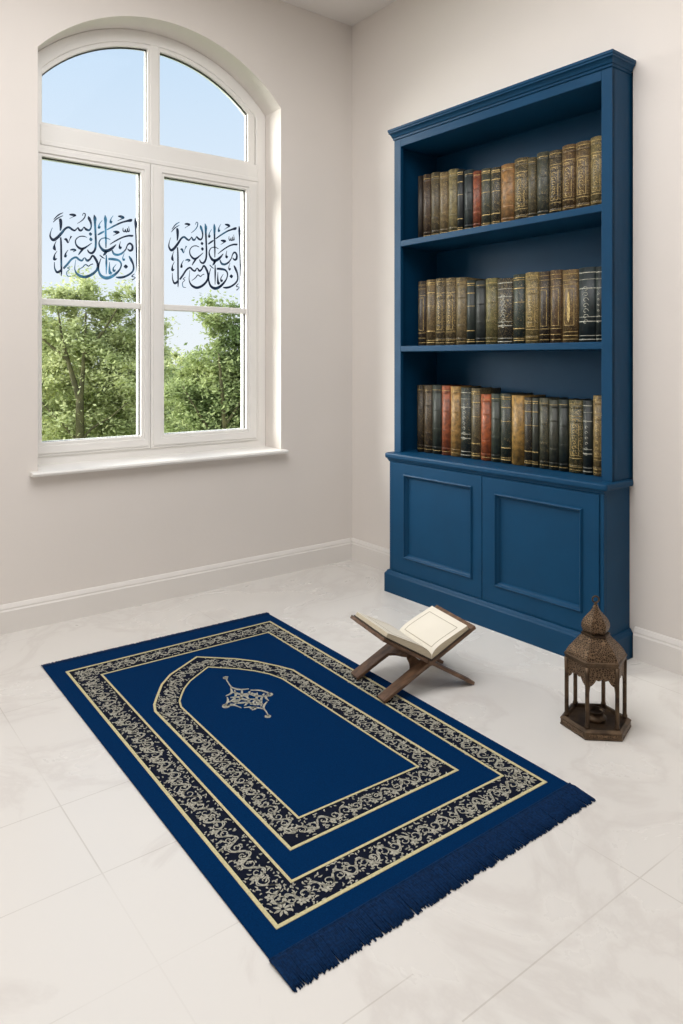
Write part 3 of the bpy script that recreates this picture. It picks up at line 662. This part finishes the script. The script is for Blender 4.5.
# local: x across the V, y = depth (0 front .. D back), z up
SD = .235; TH = .012
def board(p_foot, p_top, name, leg_ys, mirror, cross_t):
    """slotted board seen in profile from foot to top; legs below the joint, full-width plate above"""
    f, t = Vector((p_foot[0],0,p_foot[1])), Vector((p_top[0],0,p_top[1]))
    d = (t-f); Ln = d.length; d /= Ln; nrm = Vector((-d.z,0,d.x))
    if nrm.z < 0: nrm = -nrm
    root = None
    def mapf(p, h): q = f+d*p[1]+nrm*h; return (q.x, p[0], q.z)
    c = cross_t*Ln
    # upper plate with a scalloped lower edge (interlocking fingers at the joint)
    n = 6; pts = [(0, Ln), (SD, Ln)]
    low = []
    fw = SD/5
    for k in range(5):
        y1, y0 = SD-k*fw, SD-(k+1)*fw
        deep = (k % 2 == 0) != mirror
        cc = c-(.016 if deep else -.010)
        low += [(y1, cc), (y0, cc)]
    pts += low
    bm = bmesh.new(); prism(bm, pts, -TH/2, TH/2, mapf)
    top = obj(name, bm, M_wood, stand, bevel=.0015)
    # legs
    for (a, b) in leg_ys:
        bm = bmesh.new()
        tp = c-.012; prism(bm, [(a, .0), (b, .0), (b+.002, Ln*.25), (b+.004, tp+.020), (a-.004 if a > .01 else a, tp+.020), (a, Ln*.25)], -TH/2+.0003, TH/2-.0003, mapf)
        obj('leg', bm, M_wood, stand, bevel=.002)
    # ogee arch between the legs below the joint
    y0, y1 = leg_ys[0][1], leg_ys[-1][0]
    ar = []
    for k in range(13):
        t_ = k/12; y = y1+(y0-y1)*t_
        ar.append((y, c-.026-.026*abs(2*t_-1)**2.2+.010*max(0, 1-abs(2*t_-1)*4)))
    bm = bmesh.new(); prism(bm, [(y0-.002, c-.004), (y1+.002, c-.004)]+ar, -TH/2+.0006, TH/2-.0006, mapf)
    obj('scalloped_apron', bm, M_wood, stand, bevel=.001)
board((-.168,.0135), (.186,.1962), 'rest_board', [(0,.042),(.188,SD)], False, .470)
board((.181,.0055), (-.170,.213), 'rest_board', [(0,.042),(.188,SD)], True, .500)
bm = bmesh.new(); tube(bm, [(.008,-.002,.1055),(.008,SD+.002,.1055)], .0070, 12); obj('hinge', bm, M_wood, stand)
# open book lying in the V
ob = thing('open_book', 'open book with blank framed ivory pages resting on the wooden stand', 'book', (-.822,-1.440,0), SA)
BD0, BD1 = .002, .218
def prof_side(sgn):
    """cross-section of one half of the text block: lower edge on the board, upper edge curved"""
    if sgn > 0: s, e = Vector((.012,.1145)), Vector((.160,.1908))
    else: s, e = Vector((.010,.1147)), Vector((-.162,.2163))
    d = (e-s).normalized(); nn = Vector((-d.y,d.x))
    if nn.y < 0: nn = -nn
    return s, e, d, nn
cov = bmesh.new()
for sgn in (1,-1):
    s, e, d, nn = prof_side(sgn); Ln = (e-s).length
    prism(cov, [tuple(s-d*.002+nn*.0005), tuple(e+d*.004+nn*.0005), tuple(e+d*.004+nn*.0035), tuple(s-d*.002+nn*.0035)], BD0-.004, BD1+.004, lambda p, h: (p[0], h, p[1]))
obj('cover', cov, leather('brown cover', (70,52,38)), ob)
for sgn in (1,-1):
    s, e, d, nn = prof_side(sgn); Ln = (e-s).length
    topc = []
    n = 16
    for k in range(n+1):
        t = k/n
        hgt = .0045+.022*math.sin(PI*min(1, t*1.02)**.55)*(1-.35*t) if t > 0 else .0045
        hgt = .006+.026*(1-math.exp(-t*9))*(1-.60*t)
        topc.append(s+d*Ln*t+nn*hgt)
    low = [s+nn*.0036, e+nn*.0036]
    bm = bmesh.new()
    prism(bm, [tuple(p) for p in [low[0]]+topc+[low[1]]], BD0, BD1, lambda p, h: (p[0], h, p[1]))
    blk = obj('page_block', bm, M_edge, ob)
    # the open leaf on top, thin, with rounded lift toward the gutter
    bm = bmesh.new()
    o_, i_ = [tuple(p+nn*.0011) for p in topc], [tuple(p+nn*.0001) for p in topc]
    ring_prism(bm, o_, i_, BD0-.001, BD1+.001, lambda p, h: (p[0], h, p[1]), closed=False)
    lf = obj('leaf', bm, M_page, ob, smooth=False)
    # printed frame line on the page
    bm = bmesh.new()
    def pg(q, h):
        t = max(0,min(1,q[0])); k = min(n-1, int(t*n)); f_ = t*n-k; p = topc[k]*(1-f_)+topc[k+1]*f_+nn*(.0011+h*.0004); return (p.x, BD0+(BD1-BD0)*q[1], p.y)
    for P in ([(.16+.68*k/12,.10) for k in range(13)], [(.16+.68*k/12,.90) for k in range(13)], [(.16,.1+.8*k/6) for k in range(7)], [(.84,.1+.8*k/6) for k in range(7)]):
        ribbon(bm, [(*p, .016) for p in P], -.3, 1, pg, smooth=False)
    obj('printed_frame', bm, M_ink, lf)

# ------------------------------------------------------------------ lantern
lan = thing('lantern', 'bronze hexagonal filigree lantern with onion dome on the floor by the bookcase', 'lantern', (-.559,-1.882,0), -YAW+PI-math.radians(5))
LR = .105
def hexp(r, k): a = k*PI/3; return (r*math.cos(a), r*math.sin(a))
def hexlathe(prof, name, m, bev=.0):
    bm = bmesh.new(); lathe(bm, prof, 6, 0, smooth=False); return obj(name, bm, m, lan, bevel=bev)
hexlathe([(LR-.004,.0003),(LR,.002),(LR,.005),(LR-.002,.006),(LR-.002,.018),(LR,.019),(LR-.001,.022),(LR-.008,.027),(LR-.010,.0285),(LR-.019,.0285),(LR-.021,.019)], 'base', M_brass, .001)
for k in range(6):   # pierced plaques on the base faces
    a, b = Vector(hexp(LR-.0025,k)), Vector(hexp(LR-.0025,k+1)); d = b-a; nr = Vector((d.y,-d.x)).normalized()
    bm = bmesh.new(); prism(bm, [(.10,.0075),(.90,.0075),(.90,.0165),(.10,.0165)], -.001, .0009, lambda p, h: (*(a+d*p[0]+nr*h), p[1]))
    obj('base_plaque', bm, M_fili, lan)
PR = .089; PZ0, PZ1 = .027, .205
for k in range(6):
    x, y = hexp(PR-.004, k); bm = bmesh.new(); lathe(bm, [(.0080,PZ0),(.0080,PZ0+.008),(.0062,PZ0+.012),(.0062,PZ1-.05),(.0072,PZ1)], 8, 0, (x,y,0)); obj('post', bm, M_brass, lan)
for k in range(6):   # arched filigree panels between posts
    a, b = Vector(hexp(PR-.004,k)), Vector(hexp(PR-.004,k+1)); d = b-a; Ls = d.length; d /= Ls; nr = Vector((d.y,-d.x)).normalized()
    n = 20; top, bot = [], []
    for i in range(n+1):
        t = i/n; u = abs(2*t-1); s = Ls*t
        # cusped pointed arch
        zb = .172-.040*u**2.6-.006*abs(math.sin(u*PI*2.5))
        if u > .86: zb = .132-.05*(u-.86)/.14
        bot.append((s, zb)); top.append((s, PZ1+.004))
    bm = bmesh.new(); ring_prism(bm, top, bot, -.0012, .0012, lambda p, h: (*(a+d*p[0]+nr*h), p[1]), closed=False)
    obj('arch_panel', bm, M_fili, lan)
# band under the roof, eaves, hipped dome, neck, onion bulb, spike
hexlathe([(PR-.004,PZ1-.002),(PR+.001,PZ1),(PR+.001,PZ1+.008),(PR-.002,PZ1+.009)], 'top_rail', M_brass)
hexlathe([(PR-.008,.212),(PR+.004,.213),(PR+.004,.218),(PR,.221)], 'eave', M_brass, .001)
hexlathe([(PR,.220),(PR-.004,.229),(PR-.011,.239),(PR-.021,.250),(PR-.033,.261),(.047,.269),(.041,.275),(.038,.277)], 'roof', M_fili)
hexlathe([(.038,.275),(.043,.277),(.043,.281),(.037,.283)], 'neck_ring', M_brass)
hexlathe([(.033,.282),(.0395,.290),(.0425,.300),(.0415,.311),(.0355,.323),(.026,.334),(.016,.345),(.010,.354),(.007,.362),(.005,.366)], 'onion_dome', M_fili)
bm = bmesh.new(); lathe(bm, [(.0055,.362),(.0045,.368),(.003,.372)], 12); 
tube(bm, [(.0095*math.cos(2*PI*k/16), .0, .380+.0095*math.sin(2*PI*k/16)) for k in range(17)], .0026, 6); obj('hanging_ring', bm, M_brass, lan)
bm = bmesh.new(); lathe(bm, [(.030,.0192),(.031,.030),(.026,.032),(.023,.034),(.023,.044),(.0255,.046),(.0255,.048),(.022,.0485),(.021,.040)], 24); obj('candle_cup', bm, M_brass, lan)

# ------------------------------------------------------------------ outside: ground and trees
bm = bmesh.new(); box(bm, -40, 60, 1.5, 110, -3.7, -3.5)
struct('ground', bm, M_grass, label='green meadow far below outside the window', cat='ground')
def tree(name, base, crown, mleaf, label, nleaf, size, trunk_h, branches, group=None, cat='tree', seed=1):
    rg = random.Random(seed)
    t = thing(name, label, cat, base, 0, group)
    if branches:
        bm = bmesh.new()
        for pts, r0, r1 in branches:
            sp = cr_spline([tuple(p) for p in pts], 4); m_ = len(sp)
            tube(bm, sp, [r0+(r1-r0)*i/(m_-1) for i in range(m_)], 7)
        obj('trunk', bm, M_bark, t)
    V, Fc = [], []
    tot = sum(b[3]**2 for b in crown)
    for (cx, cy, cz, r) in crown:
        nn = int(nleaf*r*r/tot)
        sub = [(rg.gauss(0,1), rg.gauss(0,1), rg.gauss(0,1)) for _ in range(max(12, int(34*r)))]
        cl = []
        for q in sub:
            l = math.sqrt(sum(a*a for a in q)) or 1; k = r*rg.uniform(.3,1.05); cl.append((cx+q[0]/l*k, cy+q[1]/l*k, cz+q[2]/l*k*.85, r*rg.uniform(.18,.42)))
        for i in range(nn):
            c0 = rg.choice(cl); q = [rg.gauss(0,1) for _ in range(3)]; l = math.sqrt(sum(a*a for a in q)) or 1
            k = c0[3]*abs(rg.gauss(0,.75))+.02
            p = Vector((c0[0]+q[0]/l*k, c0[1]+q[1]/l*k, c0[2]+q[2]/l*k*.8))
            u = Vector((rg.gauss(0,1), rg.gauss(0,1), rg.gauss(0,.6))).normalized(); w = u.cross(Vector((rg.gauss(0,.5),rg.gauss(0,.5),1))).normalized(); nrm = u.cross(w)
            s = size*rg.uniform(.6,1.3); i0 = len(V)
            V += [tuple(p-u*s), tuple(p+w*s*.55+nrm*s*.15), tuple(p+u*s), tuple(p-w*s*.55+nrm*s*.15)]
            Fc += [(i0,i0+1,i0+2), (i0,i0+2,i0+3)]
    me = bpy.data.meshes.new('foliage'); me.from_pydata(V, [], Fc); me.materials.append(mleaf)
    o = bpy.data.objects.new('foliage', me); C.objects.link(o); o.parent = t
    return t
def at(u, v, dist):
    """world point at forward distance dist for a measured direction"""
    a, b = (u-341.5)/F, (YH-v)/F
    return Vector((CX+(math.sin(YAW)+math.cos(YAW)*a)*dist, CY+(math.cos(YAW)-math.sin(YAW)*a)*dist, EYE+b*dist))
GZ = -3.5
D1 = 12.; b1 = at(80, 440, D1); B1 = Vector((b1.x, b1.y, GZ)); k1 = D1/F
rt_ = Vector((math.cos(YAW), -math.sin(YAW), 0)); fw_ = Vector((math.sin(YAW), math.cos(YAW), 0))
def rel(base, du, z, df=0): # du metres to the right as seen from the room, absolute height z, df further away
    p = rt_*du+fw_*df; return (p.x, p.y, z-base.z)
br = [([rel(B1,0,-3.5),rel(B1,.02,-1.5),rel(B1,0,-.2),rel(B1,0,.45)], .085,.065),
      ([rel(B1,0,.4),rel(B1,-.10,.75),rel(B1,-.2,1.1),rel(B1,-.30,1.5),rel(B1,-.36,1.9)], .055,.012),
      ([rel(B1,0,.4),rel(B1,.04,.8),rel(B1,.07,1.3),rel(B1,.10,1.9)], .05,.012),
      ([rel(B1,-.01,-.30),rel(B1,-.25,.0),rel(B1,-.55,.3),rel(B1,-.8,.6)], .03,.008), ([rel(B1,.01,-.28),rel(B1,.18,-.05),rel(B1,.5,.15),rel(B1,.8,.4)], .03,.008),
      ([rel(B1,-.2,1.1),rel(B1,-.5,1.35),rel(B1,-.9,1.7)], .03,.01), ([rel(B1,.08,1.2),rel(B1,.4,1.6),rel(B1,.7,2.1)], .03,.01)]
def crown(base, L): return [(*rel(base, du, z, df), r) for du, z, r, df in L]
tree('leafy_tree', B1, crown(B1, [(-.25,2.15,.62,.5),(.35,2.0,.62,.7),(-.75,1.75,.6,.6),(.75,1.45,.55,.8),(0,1.3,.7,1.0),(-.7,.9,.7,.9),(.7,.7,.65,.9),(-.1,.3,.8,1.2),(-.8,-.1,.7,.9),(.75,-.2,.75,.9),(.1,-.7,.8,1.1),(-.9,-1.,.7,.7),(.9,-1.1,.7,.7),(-.3,1.6,.7,.3),(.45,1.1,.7,.2),(-.5,.4,.8,.5),(.3,-.2,.8,.5),(1.0,.2,.6,.5),(-1.1,.6,.6,.5)]), M_leaf1,
     'light green leafy tree with forked trunk outside the left pane', 70000, .040, 0, br, 'trees outside the window', seed=11)
D2 = 11.; b2 = at(222, 430, D2); B2 = Vector((b2.x, b2.y, GZ))
br2 = [([rel(B2,0,-3.5),rel(B2,.03,-1.5),rel(B2,.05,-.2),rel(B2,.0,.6),rel(B2,-.05,1.2)], .07,.012), ([rel(B2,.04,-.3),rel(B2,-.3,.2),rel(B2,-.6,.7)], .025,.008), ([rel(B2,.04,.1),rel(B2,.3,.5),rel(B2,.5,1.)], .025,.008)]
tree('leafy_tree', B2, crown(B2, [(-.05,1.70,.40,.3),(-.5,1.0,.42,.5),(-.75,.55,.5,.5),(.1,.8,.6,.5),(.5,1.2,.45,.5),(-.2,.1,.7,.4),(.0,1.62,.38,.3),(.3,1.45,.36,.4),(-.15,1.15,.45,.4),(.35,.95,.5,.4),(-.35,.65,.5,.4),(.15,.35,.6,.6),(-.55,.15,.5,.4),(.55,.3,.5,.4),(-.45,-.45,.6,.4),(.2,-.4,.7,.5),(.7,-.5,.6,.4),(-.1,-1.1,.8,.5)]), M_leaf2,
     'pointed green tree outside the right window pane', 60000, .036, 0, br2, 'trees outside the window', seed=21)
for i, (px, top, d, ml, lab, sd) in enumerate((
    (22, 300, 17, M_leaf2, 'darker tree behind the forked tree, at the left window edge', 31),
    (138, 325, 26, M_leaf1, 'pale tree behind the forked tree, beside the window mullion', 41),
    (176, 350, 20.5, M_leaf1, 'low light green tree left of the pointed tree', 51),
    (290, 320, 16, M_leaf2, 'green tree right of the pointed tree, at the window edge', 61))):
    bb = at(px, 400, d); Bk = Vector((bb.x, bb.y, GZ)); zt = EYE+(YH-top)/F*d
    tree('background_tree', Bk, crown(Bk, [(0,zt-.7,.7,0),(-.55,zt-1.2,.8,.1),(.6,zt-1.3,.8,.2),(0,zt-2.0,1.1,.3),(-.8,zt-2.6,1.,.1),(.8,zt-2.8,1.,.1),(0,zt-3.4,1.1,.2)]), ml, lab, 36000, .06, 0,
         [([rel(Bk,0,-3.5),rel(Bk,.05,-1.5),rel(Bk,0,0)], .16,.06)], 'trees outside the window', seed=sd)

# ------------------------------------------------------------------ light
HAZE, SUN_E = .8, 9.0
w = bpy.data.worlds.new('sky'); bpy.context.scene.world = w; w.use_nodes = True
n, l = w.node_tree.nodes, w.node_tree.links
tc = n.new('ShaderNodeTexCoord'); sx = n.new('ShaderNodeSeparateXYZ'); l.new(tc.outputs['Generated'], sx.inputs[0])
cr = n.new('ShaderNodeValToRGB'); l.new(sx.outputs[2], cr.inputs['Fac']); e = cr.color_ramp.elements
e[0].position = .0; e[0].color = lin((232,235,240)); e[1].position = .42; e[1].color = lin((192,214,238))
k = e.new(.12); k.color = lin((224,232,244))
k = e.new(.8); k.color = lin((150,185,230))
# hazy sky: brighter and warmer on the side away from the window (south-west)
vd = n.new('ShaderNodeVectorMath'); vd.operation = 'DOT_PRODUCT'; l.new(tc.outputs['Generated'], vd.inputs[0]); vd.inputs[1].default_value = Vector((-.62,-.55,.55)).normalized()
mr = n.new('ShaderNodeMapRange'); mr.interpolation_type = 'SMOOTHSTEP'; mr.inputs[1].default_value = -.2; mr.inputs[2].default_value = 1.0; mr.inputs[3].default_value = 0; mr.inputs[4].default_value = HAZE
l.new(vd.outputs['Value'], mr.inputs[0])
hz = n.new('ShaderNodeVectorMath'); hz.operation = 'SCALE'; hz.inputs[0].default_value = (1.0,.97,.94); l.new(mr.outputs[0], hz.inputs['Scale'])
ad = n.new('ShaderNodeVectorMath'); ad.operation = 'ADD'; l.new(cr.outputs[0], ad.inputs[0]); l.new(hz.outputs[0], ad.inputs[1])
l.new(ad.outputs[0], n['Background'].inputs[0]); n['Background'].inputs[1].default_value = 1.0
sun = bpy.data.lights.new('sun', 'SUN'); sun.energy = SUN_E; sun.angle = math.radians(50); sun.color = (1,.97,.92)
so = bpy.data.objects.new('sun', sun); C.objects.link(so)
d = Vector((1.0,-.95,-.6)); so.rotation_euler = d.to_track_quat('-Z','Y').to_euler(); so.location = (-8,8,8)

# added overhead fill light with no fixture, above the rug (outside the frame)
al = bpy.data.lights.new('overhead_fill', 'AREA'); al.shape = 'RECTANGLE'; al.size = 2.6; al.size_y = 2.0; al.energy = 66; al.color = (.98,.985,1)
ao = bpy.data.objects.new('overhead_fill', al); C.objects.link(ao); ao.location = (-2.1,-1.8,HC-.01)

# ------------------------------------------------------------------ camera
cam = bpy.data.cameras.new('camera'); co = bpy.data.objects.new('camera', cam); C.objects.link(co)
co.location = (CX, CY, EYE); co.rotation_euler = (PI/2, 0, -YAW)
cam.sensor_width = 36; cam.sensor_fit = 'AUTO'; cam.lens = F/1024*36; cam.shift_y = -(512-YH)/1024; cam.clip_start = .05; cam.clip_end = 300
sc = bpy.context.scene; sc.camera = co
sc.view_settings.view_transform = 'Standard'; sc.view_settings.look = 'None'; sc.view_settings.gamma = 1; sc.view_settings.use_curve_mapping = False
sc.view_settings.exposure = 0.2
